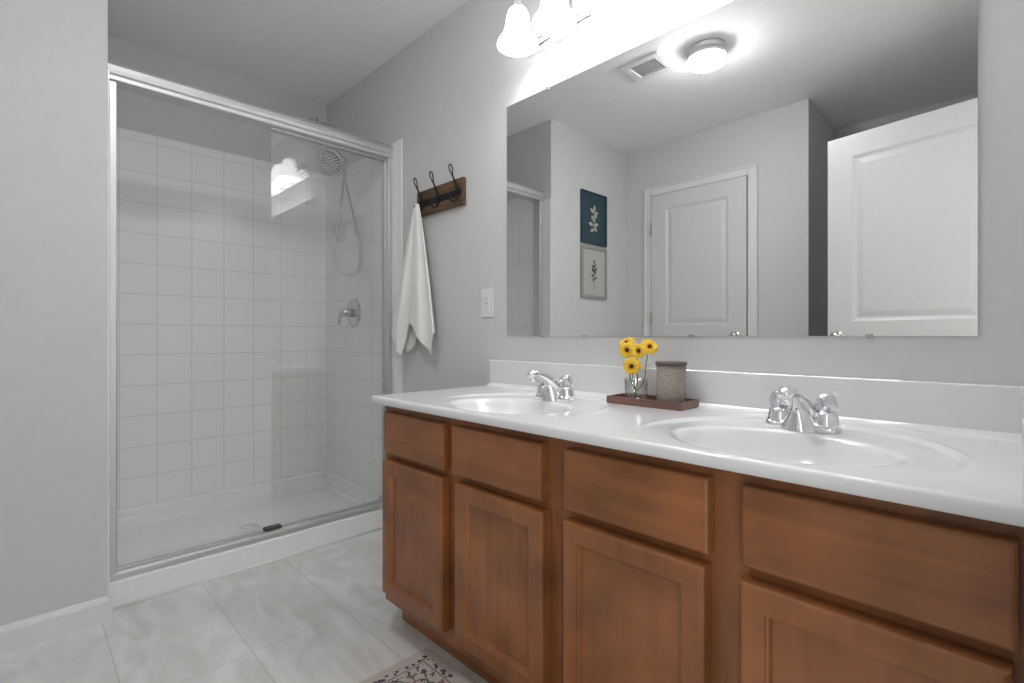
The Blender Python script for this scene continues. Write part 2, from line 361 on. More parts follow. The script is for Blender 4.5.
# ---------------------------------------------------------------- shower pan
pan = thing('shower_pan', 'white acrylic shower base with a raised curb under the sliding glass', 'shower base', (-2.69, .8, 0))
q = NB()
prof = [(-2.297, 0), (-2.297, .090), (-2.300, .097), (-2.308, .100), (-2.375, .100), (-2.385, .097), (-2.395, .085), (-2.405, .055), (-2.42, .047), (-2.65, .043), (-3.00, .049), (-3.035, .054), (-3.058, .070), (-3.066, .10), (-3.068, .128), (-3.072, .134), (XB+.0082, .136), (XB, .136), (XB, 0)]
prism(q, prof, 'y', YL+.0005, YV-.0005)
for (a, b2, s) in ((YL, YL+.028, 1), (YV-.028, YV, -1)):
    pr = [(a+.0005, .04), (b2 if s > 0 else a+.0005, .04), ] if 0 else None
    e = YL if s > 0 else YV
    prism(q, [(e+s*.0005, .03), (e+s*.045, .045), (e+s*.030, .060), (e+s*.024, .128), (e+s*.020, .134), (e+s*.0005, .136)], 'x', -2.40, XB+.02)
obj('base', q, M['acrylic'], pan)
q = NB(); tube(q, [(-2.293, YL+.016, .003), (-2.293, YV-.01, .003)], .006, 8); obj('caulk_bead', q, M['caulk'], pan)
q = NB(); lathe(q, [(0, 0), (.050, 0), (.052, .001), (.050, .003), (.040, .0035), (0, .0035)], T(-2.66, .80, .0435), 28)
for i in range(12):
    a = 2*PI*i/12; lathe(q, [(0, 0), (.0045, 0), (.0045, .001), (0, .001)], T(-2.66+.028*math.cos(a), .8+.028*math.sin(a), .0472), 8)
obj('drain', q, M['chrome'], pan)

# ---------------------------------------------------------------- sliding shower door
enc = thing('shower_enclosure', 'framed sliding shower door with silver header, jambs and bottom track', 'shower door', (-2.325, .8, .1))
y0, y1 = YL+.010, YV-.0100
q = NB(); hp = [(-2.345, 1.905), (-2.294, 1.905), (-2.290, 1.908), (-2.289, 1.922), (-2.284, 1.928), (-2.281, 1.940), (-2.283, 1.952), (-2.290, 1.963), (-2.302, 1.971), (-2.318, 1.975), (-2.352, 1.975), (-2.356, 1.971), (-2.356, 1.905), (-2.352, 1.905), (-2.350, 1.955), (-2.347, 1.955)]
hp = [(-2.360, 1.905), (-2.292, 1.905), (-2.288, 1.908), (-2.287, 1.922), (-2.282, 1.928), (-2.279, 1.940), (-2.281, 1.957), (-2.288, 1.970), (-2.300, 1.978), (-2.316, 1.982), (-2.354, 1.982), (-2.360, 1.978)]
prism(q, hp, 'y', YL+.0012, YV-.0012, smooth=False); obj('header', q, M['satin'], enc, bevel=.0015)
for a, b2 in ((YL+.0100, YL+.034), (YV-.034, YV-.0100)):
    q = NB(); box(q, -2.355, -2.293, a, b2, .126, 1.905, bev=.004, seg=3); obj('jamb', q, M['satin'], enc)
q = NB(); prism(q, [(-2.362, .1002), (-2.302, .1002), (-2.302, .118), (-2.306, .127), (-2.318, .129), (-2.320, .122), (-2.334, .122), (-2.336, .129), (-2.360, .129), (-2.362, .125)], 'y', y0, y1); obj('bottom_track', q, M['satin'], enc)
for x, ya, yb in ((-2.323, .789, 1.350), (-2.345, .803, 1.354)):
    p = NB(); box(p, x-.003, x+.003, ya, yb, .135, 1.9035); pn = obj('sliding_glass_panel', p, M['glass'], enc)
    q = NB(); box(q, x-.0045, x+.0045, yb, yb+.009, .135, 1.9035); obj('edge_channel', q, M['satin'], pn)
    q = NB(); box(q, x-.0065, x+.0065, ya, yb+.009, 1.896, 1.9045); obj('top_rail', q, M['satin'], pn)
q = NB(); box(q, -2.350, -2.316, .765, .835, .128, .141, bev=.003); obj('bottom_guide', q, M['rubber'], enc)

# ---------------------------------------------------------------- shower head, hose, valve
XS = -2.71
sh = thing('hand_shower', 'chrome shower head on a gooseneck arm with a looping hose', 'shower head', (XS, YV-.008, 2.03))
q = NB(); tube(q, smoothpath([(XS, YV-.012, 2.06), (XS, 1.345, 2.09), (XS, 1.27, 2.145), (XS, 1.19, 2.165), (XS, 1.14, 2.15), (XS, 1.145, 2.10), (XS, 1.20, 2.055), (XS, 1.25, 2.03)]), .010, 14); obj('arm', q, M['fitting'], sh)
q = NB(); lathe(q, [(0, 0), (.030, 0), (.030, .004), (.022, .012), (.012, .016), (0, .016)], T(XS, YV-.0085, 2.06) @ RX(PI/2), 24); obj('wall_flange', q, M['fitting'], sh)
q = NB(); tube(q, [(XS, 1.16, 2.115), (XS, 1.14, 2.165), (XS, 1.165, 2.172)], [.017, .018, .014], 14); obj('elbow_nut', q, M['fitting'], sh)
hd = Vector((XS, 1.245, 1.962)); nrm = Vector((.25, -.75, -.62)).normalized(); rot = nrm.to_track_quat('Z', 'Y').to_matrix().to_4x4()
q = NB(); lathe(q, [(0, -.060), (.012, -.060), (.014, -.045), (.022, -.034), (.050, -.022), (.072, -.012), (.079, -.004), (.079, .002), (.074, .006), (.070, .006), (.066, .003), (0, .005)], Matrix.Translation(hd) @ rot, 40); hb = obj('shower_head', q, M['fitting'], sh)
q = NB()
for k, (rr, nn) in enumerate(((.060, 24), (.046, 18), (.030, 12), (.014, 6))):
    for i in range(nn):
        a = 2*PI*i/nn; lathe(q, [(0, 0), (.0032, 0), (.0024, .005), (0, .005)], Matrix.Translation(hd) @ rot @ T(rr*math.cos(a), rr*math.sin(a), .003), 8)
obj('spray_nozzles', q, M['rubber'], hb)
q = NB(); tube(q, [(XS, 1.25, 2.035), (XS, 1.275, 2.01), (XS, 1.305, 1.985)], [.020, .022, .019], 16); lathe(q, [(0, 0), (.024, 0), (.026, .006), (.026, .03), (.02, .036), (0, .036)], T(XS, 1.325, 1.985) @ RX(PI/2+.5), 20); obj('holder', q, M['fitting'], sh)
q = NB(); tube(q, smoothpath([(XS, 1.315, 1.975), (XS, 1.318, 1.90), (XS+.01, 1.305, 1.80), (XS+.015, 1.28, 1.65), (XS+.02, 1.252, 1.50), (XS+.02, 1.250, 1.42), (XS+.04, 1.275, 1.352), (XS+.07, 1.325, 1.330), (XS+.09, 1.360, 1.365), (XS+.09, 1.371, 1.44), (XS+.08, 1.366, 1.53), (XS+.04, 1.35, 1.70), (XS, 1.335, 1.85), (XS, 1.330, 1.965)], 10), .0065, 10); obj('hose', q, M['nickel'], sh)
vl = thing('shower_valve', 'round chrome shower valve with a lever handle on the tiled wall', 'shower valve', (XS, YV-.008, 1.118))
q = NB(); lathe(q, [(0, 0), (.078, 0), (.080, .003), (.076, .008), (.050, .014), (.030, .016), (0, .016)], T(XS, YV-.0082, 1.118) @ RX(PI/2), 40); obj('escutcheon', q, M['fitting'], vl)
q = NB(); lathe(q, [(0, 0), (.026, 0), (.026, .03), (.022, .05), (.018, .062), (0, .064)], T(XS, YV-.022, 1.118) @ RX(PI/2), 24)
tube(q, [(XS, YV-.070, 1.118), (XS, YV-.090, 1.112), (XS, YV-.098, 1.085), (XS, YV-.100, 1.045)], [.012, .011, .009, .008], 12); obj('lever', q, M['fitting'], vl)

# ---------------------------------------------------------------- vanity cabinets
YFF = .884; ZT = .760; ZB = .095
def cabinet(x0, x1, label, fronts, left_side):
    cx = (x0+x1)/2
    t = thing('vanity_cabinet', label, 'cabinet', (cx, 1.13, 0), 'vanity cabinets under the countertop')
    q = NB()
    toe = [(.95, 0), (YV-.002, 0), (YV-.002, ZT), (YFF+.019, ZT), (YFF+.019, ZB), (.95, ZB)]
    prism(q, toe, 'x', x0, x0+.016); prism(q, toe, 'x', x1-.016, x1)
    box(q, x0+.016, x1-.016, YFF+.019, YV-.002, ZB, ZB+.016); box(q, x0+.016, x1-.016, YV-.010, YV-.002, ZB+.016, ZT)
    obj('cabinet_box', q, M['wood_v'], t)
    q = NB(); box(q, x0+.016, x1-.016, .950, .966, 0, ZB); obj('toe_kick', q, M['wood_h'], t)
    q = NB()
    f0, f1 = YFF, YFF+.0189; mid = (fronts[0][3]+fronts[1][2])/2
    xs = [(x0, x0+.045), (mid-.035, mid+.035), (x1-.045, x1)]
    for a, b2 in xs: box(q, a, b2, f0, f1, ZB, ZT)
    for (a, b2) in ((xs[0][1], xs[1][0]), (xs[1][1], xs[2][0])):
        box(q, a, b2, f0, f1, ZB, ZB+.055); box(q, a, b2, f0, f1, .578, .615); box(q, a, b2, f0, f1, .725, ZT)
    obj('face_frame', q, M['wood_v'], t, bevel=.0008)
    for k, (dx0, dx1, wx0, wx1) in enumerate(fronts):
        q = NB(); rings_panel(q, dx0, dx1, .142, .580, .850, [(.0, .007), (.0012, .0035), (.0045, .0008), (.008, 0), (.041, 0), (.0425, .003), (.046, .0045), (.050, .012), (.0545, .0125)], back=.0335)
        obj('door', q, M['wood_v'], t)
        q = NB(); rings_panel(q, wx0, wx1, .600, .735, .857, [(0, .007), (.0015, .003), (.005, .0005), (.009, 0)], back=.0265)
        obj('drawer', q, M['wood_h'], t)
    return t
cabinet(-1.512, -.7375, 'brown stained wood vanity cabinet on the left, at the end nearest the shower', [(-1.479, -1.152, -1.481, -1.156), (-1.094, -.769, -1.117, -.780)], True)
cabinet(-.7365, XE-.002, 'brown stained wood vanity cabinet on the right, under the basin nearest the camera', [(-.710, -.389, -.714, -.385), (-.330, -.008, -.329, -.002)], False)
# ---------------------------------------------------------------- countertop with two moulded basins
ZC = .785; CX0, CX1 = -1.527, XE-.001; CF = .838; CB = YV-.001
BOWLS = [-1.052, -.328]; BY = 1.022; BA, BBb = .193, .155
def sstep(a, b2, x): t = max(0, min(1, (x-a)/(b2-a))); return t*t*(3-2*t)
def topz(x, y):
    z = 0
    for cx in BOWLS:
        r = math.hypot((x-cx)/BA, (y-BY)/BBb)
        r2 = math.hypot((x-cx)/.268, (y-1.045)/.272)
        if r2 < 1.06:
            z -= .0045*(1-sstep(.955, 1.0, r2))*sstep(.93, 1.12, y)
            z += .0022*math.exp(-((r2-1.01)/.018)**2)*sstep(.93, 1.12, y)
        if r < 1.05:
            if r < .985: z -= .003 + .118*(1-(r/.985)**2.6)
            else: z -= .003*(1-(r-.985)/.065)**2
    if y > CB-.045: z += .012*((y-(CB-.045))/.025)**2 if y < CB-.02 else .012
    return ZC + z
q = NB(); st = .0055
nx = int((CX1-CX0)/st); ys = []; y = CF+.006
while y < CB-.02: ys.append(y); y += .0052
ys.append(CB-.020)
rows = []
def row(fn): return [q.verts.new(fn(CX0 + (CX1-CX0)*i/nx)) for i in range(nx+1)]
front = [(CF+.030, ZC-.0245), (CF+.002, ZC-.0245), (CF, ZC-.022), (CF, ZC-.008), (CF+.0008, ZC-.0045), (CF+.0028, ZC-.0018)]
for yy, zz in front: rows.append(row(lambda x: (x, yy, zz)))
for yy in ys: rows.append(row(lambda x: (x, yy, topz(x, yy))))
for a, b2 in zip(rows, rows[1:]):
    for i in range(nx): q.faces.new((a[i], a[i+1], b2[i+1], b2[i])).smooth = True
# ends
for i in (0, nx):
    xx = CX0 if i == 0 else CX1
    lo = [q.verts.new((xx, r[i].co.y, ZC-.0245)) for r in rows[1:]]
    prev = rows[1:]
    for k in range(len(lo)-1):
        try: q.faces.new((prev[k][i], prev[k+1][i], lo[k+1], lo[k]))
        except ValueError: pass
ct = thing('countertop', 'white moulded marble countertop with two oval basins', 'countertop', (-.76, 1.1, .76))
obj('basin_top', q, M['counter'], ct, fix=False)
q = NB(); box(q, CX0, CX1, YV-.021, YV-.0005, ZC-.0245, .888, bev=.0035, seg=3); obj('backsplash', q, M['counter'], ct)
q = NB(); box(q, XE-.020, XE-.0005, CF+.02, YV-.0212, ZC-.002, .888, bev=.0035, seg=3); obj('side_splash', q, M['counter'], ct)
for cx in BOWLS:
    q = NB(); zf = topz(cx, BY); lathe(q, [(0, -.004), (.030, -.004), (.031, .002), (.026, .004), (.018, .003), (.015, .006), (0, .007)], T(cx, BY, zf), 24); obj('drain', q, M['chrome'], ct)

# ---------------------------------------------------------------- faucets
def faucet(cx, label):
    cy = 1.232; zb = ZC-.0042
    t = thing('faucet', label, 'faucet', (cx, cy, zb), 'basin faucets', local=True)
    q = NB(); S = []                                    # base plate: lofted along x
    for x in [-.069, -.067, -.062, -.050, -.036, -.020, 0, .020, .036, .050, .062, .067, .069]:
        u = abs(x)/.069; hd_ = .029*(1-.25*max(0, (u-.8)/.2)**2); h = .024 + .010*(1 if u > .5 else u/.5*1) - .006*max(0, (u-.85)/.15)
        h = .017 if u > .45 else .024
        S.append([q.verts.new((x, yy, zz)) for yy, zz in ((-hd_, 0), (-hd_*.98, h*.5), (-hd_*.80, h*.92), (-hd_*.5, h), (hd_*.5, h), (hd_*.85, h*.9), (hd_, h*.5), (hd_, 0))])
    for a, b2 in zip(S, S[1:]):
        for i in range(8): q.faces.new((a[i], a[(i+1) % 8], b2[(i+1) % 8], b2[i])).smooth = i not in (7,)
    q.faces.new(S[0][::-1]); q.faces.new(S[-1])
    for s in (-1, 1): lathe(q, [(.0275, .003), (.0255, .018), (.0225, .034), (.0215, .041), (.016, .0435), (0, .0435)], T(s*.046, 0, 0), 28, squash=(1, 1.0))
    obj('base_plate', q, M['chrome'], t)
    # spout: wide flare at the deck sweeping up and forward to the head
    q = NB(); R = []
    path = [(.016, .004, .034, .020), (.004, .030, .033, .024), (-.016, .050, .028, .020), (-.038, .066, .022, .0155), (-.062, .078, .018, .013), (-.086, .086, .0165, .012), (-.106, .088, .0165, .0125), (-.116, .084, .015, .012), (-.121, .078, .010, .008)]
    ta = []
    for i, (yy, zz, wx, hz_) in enumerate(path):
        a = path[max(i-1, 0)]; b2 = path[min(i+1, len(path)-1)]
        d = Vector((0, b2[0]-a[0], b2[1]-a[1])).normalized(); nrm = Vector((0, -d.z, d.y))
        if nrm.z < 0: nrm = -nrm
        R.append([q.verts.new(Vector((wx*math.cos(2*PI*k/20), yy, zz)) + nrm*hz_*math.sin(2*PI*k/20)) for k in range(20)])
    for a, b2 in zip(R, R[1:]):
        for k in range(20): q.faces.new((a[k], a[(k+1) % 20], b2[(k+1) % 20], b2[k])).smooth = True
    q.faces.new(R[0][::-1]); q.faces.new(R[-1])
    # web under the spout down to the deck
    P = [(-.045, .0, .036), (-.043, .018, .030), (-.041, .036, .023), (-.042, .052, .018), (-.046, .062, .014)]
    L = [[q.verts.new((s*wd, yy, zz)) for s in (-1, -.5, 0, .5, 1)] for yy, zz, wd in P]
    for r in L:
        for k, v_ in enumerate(r): v_.co.y += .010*abs(k-2)/2*abs(k-2)/2*2 - .004
    Bk = [[q.verts.new((s*wd*1.0, .015, zz)) for s in (-1, 1)] for yy, zz, wd in P]
    for i in range(len(P)-1):
        for k in range(4): q.faces.new((L[i][k], L[i][k+1], L[i+1][k+1], L[i+1][k])).smooth = True
        q.faces.new((L[i][0], L[i+1][0], Bk[i+1][0], Bk[i][0])); q.faces.new((L[i][4], Bk[i][1], Bk[i+1][1], L[i+1][4]))
    obj('spout', q, M['chrome'], t)
    q = NB(); lathe(q, [(0, 0), (.0095, 0), (.011, .002), (.011, .016), (0, .016)], T(0, -.104, .063), 20); obj('aerator', q, M['chrome'], t)
    for s in (-1, 1):
        q = NB(); lathe(q, [(0, .0), (.017, 0), (.0215, .003), (.0225, .012), (.0205, .024), (.017, .031), (.012, .034), (0, .034)], T(s*.046, 0, .044), 32, flute=(8, .035)); k_ = obj('knob', q, M['knobglass'], t)
        q = NB(); lathe(q, [(0, -.001), (.010, -.001), (.009, .020), (.012, .031), (.0125, .0345), (.009, .0365), (0, .037)], T(s*.046, 0, .044), 20); obj('knob_core', q, M['chrome'], k_)
    q = NB(); tube(q, [(0, .026, .02), (0, .026, .062)], .0028, 8); lathe(q, [(0, 0), (.005, .001), (.006, .006), (.004, .010), (0, .011)], T(0, .026, .06), 12); obj('lift_rod', q, M['chrome'], t)
    return t
faucet(-1.055, 'chrome two-knob faucet behind the far basin, left of the flower vase')
faucet(-.340, 'chrome two-knob faucet behind the near basin, right of the candle jar')

# ---------------------------------------------------------------- tray, vase, flowers, candle
q = NB(); tx0, tx1, ty0, ty1, tz = -.872, -.636, 1.252, 1.362, ZC
box(q, tx0+.003, tx1-.003, ty0+.003, ty1-.003, tz, tz+.006)
for a in ((tx0, tx1, ty0, ty0+.006), (tx0, tx1, ty1-.006, ty1), (tx0, tx0+.006, ty0+.006, ty1-.006), (tx1-.006, tx1, ty0+.006, ty1-.006)): box(q, *a, tz, tz+.022)
tr = tag(obj('tray', q, M['tray'], bevel=.0012), 'small dark wooden rimmed tray against the backsplash between the faucets', 'tray')
tz2 = tz+.0063; vx, vy = -.795, 1.292
vs = thing('flower_vase', 'small clear glass tumbler vase holding yellow flowers on the wooden tray', 'vase', (vx, vy, tz2))
q = NB(); lathe(q, [(0, 0), (.029, 0), (.0325, .003), (.0345, .069), (.0333, .069), (.0312, .009), (.027, .008), (0, .008)], T(vx, vy, tz2), 36); obj('glass', q, M['thin'], vs)
def flower(fx, fy, fz, tilt, label, r=.024):
    t = thing('flower', label, 'flower', (vx, vy, tz2+.009), 'yellow flowers in the glass vase')
    n_ = Vector(tilt).normalized(); rot = n_.to_track_quat('Z', 'Y').to_matrix().to_4x4(); F = T(fx, fy, fz) @ rot
    def petals(nn, r0, r1, wd, lift, ph):
        q = NB()
        for i in range(nn):
            a = 2*PI*i/nn + ph + random.uniform(-.08, .08); L_ = r1*random.uniform(.9, 1.08)
            t_ = bmesh.new(); rows_ = []
            for k in range(6):
                u = k/5; rr = r0+(L_-r0)*u; ww = wd*math.sin(PI*(.18+.80*u))**.7; zz = lift*math.sin(u*PI*.7) - .004*u*u
                rows_.append([t_.verts.new((rr, -ww, zz-.001)), t_.verts.new((rr, 0, zz+.0008)), t_.verts.new((rr, ww, zz-.001))])
            for a2, b2 in zip(rows_, rows_[1:]):
                for k in range(2): t_.faces.new((a2[k], a2[k+1], b2[k+1], b2[k])).smooth = True
            join(q, t_, F @ RZ(a))
        return q
    q = petals(16, .006, r, .0048, .004, 0); q2 = petals(14, .006, r*.86, .0045, .008, .2)
    tmp = bpy.data.meshes.new('t'); q2.to_mesh(tmp); q.from_mesh(tmp); q2.free(); bpy.data.meshes.remove(tmp)
    obj('petals', q, M['petal'], t, fix=False)
    q = petals(14, .004, r*.5, .003, .0085, .1); obj('inner_petals', q, M['petal_o'], t, fix=False)
    q = NB(); lathe(q, [(0, -.002), (.0055, -.001), (.0066, .004), (.0054, .0078), (.003, .009), (0, .009)], F, 18); obj('flower_center', q, M['seed'], t)
    q = NB(); b0 = Vector((vx+(fx-vx)*.5*-1, vy+(fy-vy)*-.4, tz2+.011)); rim = Vector((vx+(fx-vx)*.55, vy+(fy-vy)*.55, tz2+.058))
    e = Vector((fx, fy, fz)) - n_*.002
    tube(q, smoothpath([b0, rim, rim.lerp(e, .6)-n_*.002, e], 5), .0016, 8); obj('stem', q, M['stem'], t)
flower(-.819, 1.282, .943, (.35, -.92, .12), 'yellow sunflower at the upper left of the vase bunch, dark centre facing forward', .027)
flower(-.832, 1.300, .962, (.1, -.75, .65), 'yellow sunflower topmost and leftmost in the vase bunch, tilted upward', .027)
flower(-.779, 1.276, .941, (.75, -.6, .25), 'yellow sunflower in the middle of the vase bunch, turned right', .024)
flower(-.756, 1.298, .953, (.70, -.55, .50), 'yellow sunflower rightmost in the vase bunch, facing right', .028)
flower(-.789, 1.258, .898, (.45, -.88, -.05), 'yellow sunflower hanging lowest over the vase rim', .029)
jx, jy = -.690, 1.303
jr = thing('candle_jar', 'hammered smoky glass candle jar with a wooden lid on the tray', 'candle', (jx, jy, tz2))
q = NB(); lathe(q, [(0, 0), (.037, 0), (.0395, .003), (.040, .112), (.0375, .112), (.0365, .008), (0, .008)], T(jx, jy, tz2), 48); obj('jar', q, M['jar'], jr)
q = NB(); lathe(q, [(0, 0), (.0355, 0), (.0355, .070), (.030, .071), (0, .070)], T(jx, jy, tz2+.009), 32); obj('wax', q, M['wax'], jr)
q = NB(); lathe(q, [(0, .0), (.0350, 0), (.0355, .009), (.0418, .009), (.0430, .011), (.0430, .017), (.0418, .0185), (0, .0185)], T(jx, jy, tz2+.1035), 40); obj('lid', q, M['lid'], jr)

# ---------------------------------------------------------------- mirror
mr = thing('wall_mirror', 'large frameless rectangular mirror above the countertop', 'mirror', (-.75, YV, .985))
q = NB(); box(q, -1.438, -.063, YV-.006, YV-.0005, .985, 1.897); obj('mirror_glass', q, M['mirror'], mr)
for x, z in ((-1.225, 1.897), (-.22, 1.897), (-1.255, .985), (-1.055, .985), (-.67, .985), (-.245, .985)):
    q = NB(); s = 1 if z > 1 else -1; h = .010 if s > 0 else .0055; wd = .008 if s > 0 else .006; box(q, x-wd, x+wd, YV-.0090, YV-.0062, z-s*h*.6, z+s*h*.7, bev=.0008); box(q, x-wd, x+wd, YV-.0062, YV-.0008, z+s*.0005, z+s*h*.7)
    lathe(q, [(0, 0), (.003, 0), (.002, .0015), (0, .0015)], T(x, YV-.0090, z+s*.003) @ RX(PI/2), 10); obj('mirror_clip', q, M['nickel'], mr)

# ---------------------------------------------------------------- vanity light
N_L = 6; LX = [-1.262+.172*i for i in range(N_L)]; LY = 1.268
vl2 = thing('vanity_light', 'chrome ribbed bar light with downward white bell shades above the mirror', 'wall light', (sum(LX)/N_L, YV, 2.09))
q = NB(); a0, a1 = LX[0]-.055, LX[-1]+.055
prism(q, [(YV-.0005, 2.048), (YV-.014, 2.048), (YV-.018, 2.056), (YV-.018, 2.062), (YV-.024, 2.066), (YV-.027, 2.074), (YV-.027, 2.080), (YV-.033, 2.084), (YV-.036, 2.094), (YV-.036, 2.116), (YV-.033, 2.126), (YV-.027, 2.130), (YV-.027, 2.136), (YV-.024, 2.144), (YV-.018, 2.148), (YV-.018, 2.154), (YV-.014, 2.162), (YV-.0005, 2.162)], 'x', a0, a1); obj('wall_bar', q, M['chrome'], vl2)
for x in LX:
    q = NB(); lathe(q, [(0, 0), (.024, 0), (.024, .004), (.012, .008), (0, .008)], T(x, YV-.034, 2.105) @ RX(PI/2), 20)
    tube(q, smoothpath([(x, YV-.040, 2.105), (x, YV-.075, 2.130), (x, LY+.012, 2.210), (x, LY, 2.220), (x, LY, 2.185)], 6), .0065, 12)
    lathe(q, [(0, .040), (.012, .040), (.020, .032), (.024, .015), (.027, 0), (.024, 0), (0, .004)], T(x, LY, 2.148), 24); obj('arm', q, M['chrome'], vl2)
    q = NB(); prof = [(.022, .132), (.029, .128), (.036, .116), (.041, .095), (.0445, .070), (.0500, .046), (.0590, .030), (.0690, .017), (.0735, .006), (.0740, 0)]
    prof = prof + [(r-.0025, z) for r, z in prof[::-1]]
    lathe(q, prof[:], T(x, LY, 2.022), 40); s = obj('lamp_shade', q, M['shade'], vl2)
    q = NB(); lathe(q, [(0, 0), (.018, .006), (.027, .020), (.029, .034), (.024, .052), (.014, .068), (.013, .082), (0, .082)], T(x, LY, 2.050), 20); obj('bulb', q, M['bulb'], s, smooth=True)

# ---------------------------------------------------------------- ceiling light and vent (seen in the mirror)
cl = thing('ceiling_light', 'round flush ceiling light with chrome ring and glowing white glass', 'ceiling light', (-1.12, .283, HT))
q = NB(); lathe(q, [(0, 0), (.090, 0), (.090, -.014), (.085, -.018), (.085, -.030), (.091, -.034), (.0950, -.046), (.0950, -.0575), (.0932, -.0575), (.0920, -.051), (0, -.051)], T(-1.12, .283, HT-.0005), 48); obj('ring', q, M['satin'], cl)
q = NB(); lathe(q, [(.088, -.0515), (.0915, -.058), (.0925, -.062), (.0905, -.070), (.083, -.081), (.068, -.090), (.050, -.096), (.03, -.100), (0, -.101)], T(-1.12, .283, HT), 48); obj('glass_diffuser', q, M['ceil_glass'], cl)
vn = thing('exhaust_vent', 'square white slotted exhaust vent cover on the ceiling', 'vent', (-1.42, .342, HT))
vx0, vx1, vy0, vy1 = -1.532, -1.308, .240, .445
q = NB(); z1_ = HT-.0005
for a in ((vx0, vx1, vy0, vy0+.038), (vx0, vx1, vy1-.038, vy1), (vx0, vx0+.038, vy0+.038, vy1-.038), (vx1-.038, vx1, vy0+.038, vy1-.038)): box(q, *a, z1_-.012, z1_)
obj('cover_frame', q, M['plastic'], vn, bevel=.003)
q = NB(); box(q, vx0+.038, vx1-.038, vy0+.038, vy1-.038, z1_-.003, z1_); obj('duct_shade_plate', q, M['vent_shade'], vn)  # flat near-black plate: shade behind the slats put in as colour
q = NB()
for i in range(9):
    y = vy0+.038+.01433*(i+.5)
    box(q, vx0+.038, vx1-.038, y-.0022, y+.0022, z1_-.0062, z1_-.0035)

obj('slats', q, M['plastic'], vn)

# ---------------------------------------------------------------- coat rack and towel
rk = thing('hook_rack', 'rustic wooden wall rack with three black wire hooks', 'hook rack', (-1.88, YV, 1.62))
q = NB(); box(q, -2.052, -1.700, YV-.020, YV-.0005, 1.558, 1.677, bev=.002); obj('board', q, M['rustic'], rk)
q = NB(); box(q, -2.045, -1.712, YV-.0235, YV-.0202, 1.598, 1.628, bev=.001)
for x in (-2.035, -1.95, -1.79, -1.722): lathe(q, [(0, 0), (.004, 0), (.003, .002), (0, .003)], T(x, YV-.0235, 1.613) @ RX(PI/2), 10)
obj('iron_strip', q, M['black'], rk)
HX = [-2.000, -1.872, -1.730]
for x in HX:
    q = NB(); yb = YV-.026
    for s in (-1, 1):
        tube(q, smoothpath([(x+s*.007, yb, 1.588), (x+s*.007, yb, 1.625), (x+s*.004, yb-.012, 1.655), (x+s*.002, yb-.026, 1.680), (x+s*.010, yb-.035, 1.705), (x+s*.008, yb-.040, 1.722), (x, yb-.041, 1.727)], 6), .0027, 8)
        tube(q, smoothpath([(x+s*.007, yb, 1.590), (x+s*.006, yb-.012, 1.572), (x+s*.004, yb-.032, 1.572), (x+s*.003, yb-.040, 1.590), (x, yb-.041, 1.598)], 6), .0027, 8)
    obj('hook', q, M['black'], rk)
# towel: folded cloth hanging from the first hook
q = NB(); NU, NV = 72, 60; hx, hy, hz = -1.990, 1.330, 1.603
def lerp(a, b2, t): return a+(b2-a)*t
def bot(u):                     # bottom edge height round the folded cloth, u 0..1 front left to right, 1..2 back right to left
    if u <= 1:
        P = [(0, 1.00), (.36, .886), (.45, 1.04), (.60, 1.035), (.90, .895), (1, 1.00)]
    else:
        P = [(1, 1.00), (1.15, .975), (1.40, 1.0), (1.58, .93), (1.66, .905), (1.80, .96), (2, 1.00)]
    for (a, za), (c, zc) in zip(P, P[1:]):
        if a <= u <= c: return lerp(za, zc, (u-a)/(c-a) if c > a else 0)
    return P[-1][1]
rows = []
for j in range(NV+1):
    v_ = j/NV; r = []
    for i in range(NU):
        u = 2*i/NU; zb_ = bot(u); z = lerp(hz, zb_, v_)
        zz = (hz-z)/(hz-1.0); zz = max(0, min(1.15, zz))
        wl = .012 + .240*min(1, zz)**.86 - .05*max(0, zz-.90); wr = .010 + .148*min(1, zz)**.9*(1.06-.12*zz)
        fu = u if u <= 1 else 2-u
        side = -1 if u <= 1 else 1
        x = hx + (-wl + (wl+wr)*fu)
        th = (.012 + .020*zz)
        env = math.sin(PI*min(1, max(0, fu)))**.5
        fold = (.012*math.sin(fu*PI*5.0+.6)+.006*math.sin(fu*PI*9+2))*min(1, zz*1.6)*(.6+.4*zz)
        y = hy + side*th*env*.6 + fold*(1 if side < 0 else .6)
        if side > 0: y = min(y, YV-.010)
        r.append(q.verts.new((x, y, z)))
    rows.append(r)
for a, b2 in zip(rows, rows[1:]):
    for i in range(NU): q.faces.new((a[i], a[(i+1) % NU], b2[(i+1) % NU], b2[i])).smooth = True
q.faces.new(rows[0])
tw = tag(obj('hand_towel', q, M['towel']), 'white linen hand towel hanging in folds from the left hook', 'towel')
md = tw.modifiers.new('s', 'SOLIDIFY'); md.thickness = .0022; md.offset = 0
# outlet
ot = thing('wall_outlet', 'white outlet cover plate on the grey wall between towel and mirror', 'outlet', (-1.558, YV, 1.12))
q = NB(); box(q, -1.598, -1.520, YV-.006, YV-.0005, 1.062, 1.180, bev=.003, seg=3); obj('cover_plate', q, M['plastic'], ot)
q = NB(); box(q, -1.577, -1.541, YV-.009, YV-.0061, 1.087, 1.155, bev=.001); rc = obj('receptacle', q, M['plastic'], ot)
q = NB()
for z in (1.103, 1.139):
    box(q, -1.566, -1.564, YV-.0094, YV-.0088, z-.005, z+.005); box(q, -1.554, -1.552, YV-.0094, YV-.0088, z-.004, z+.004)
box(q, -1.565, -1.553, YV-.0098, YV-.0088, 1.118, 1.124)
obj('slots', q, M['frame_grey'], rc)

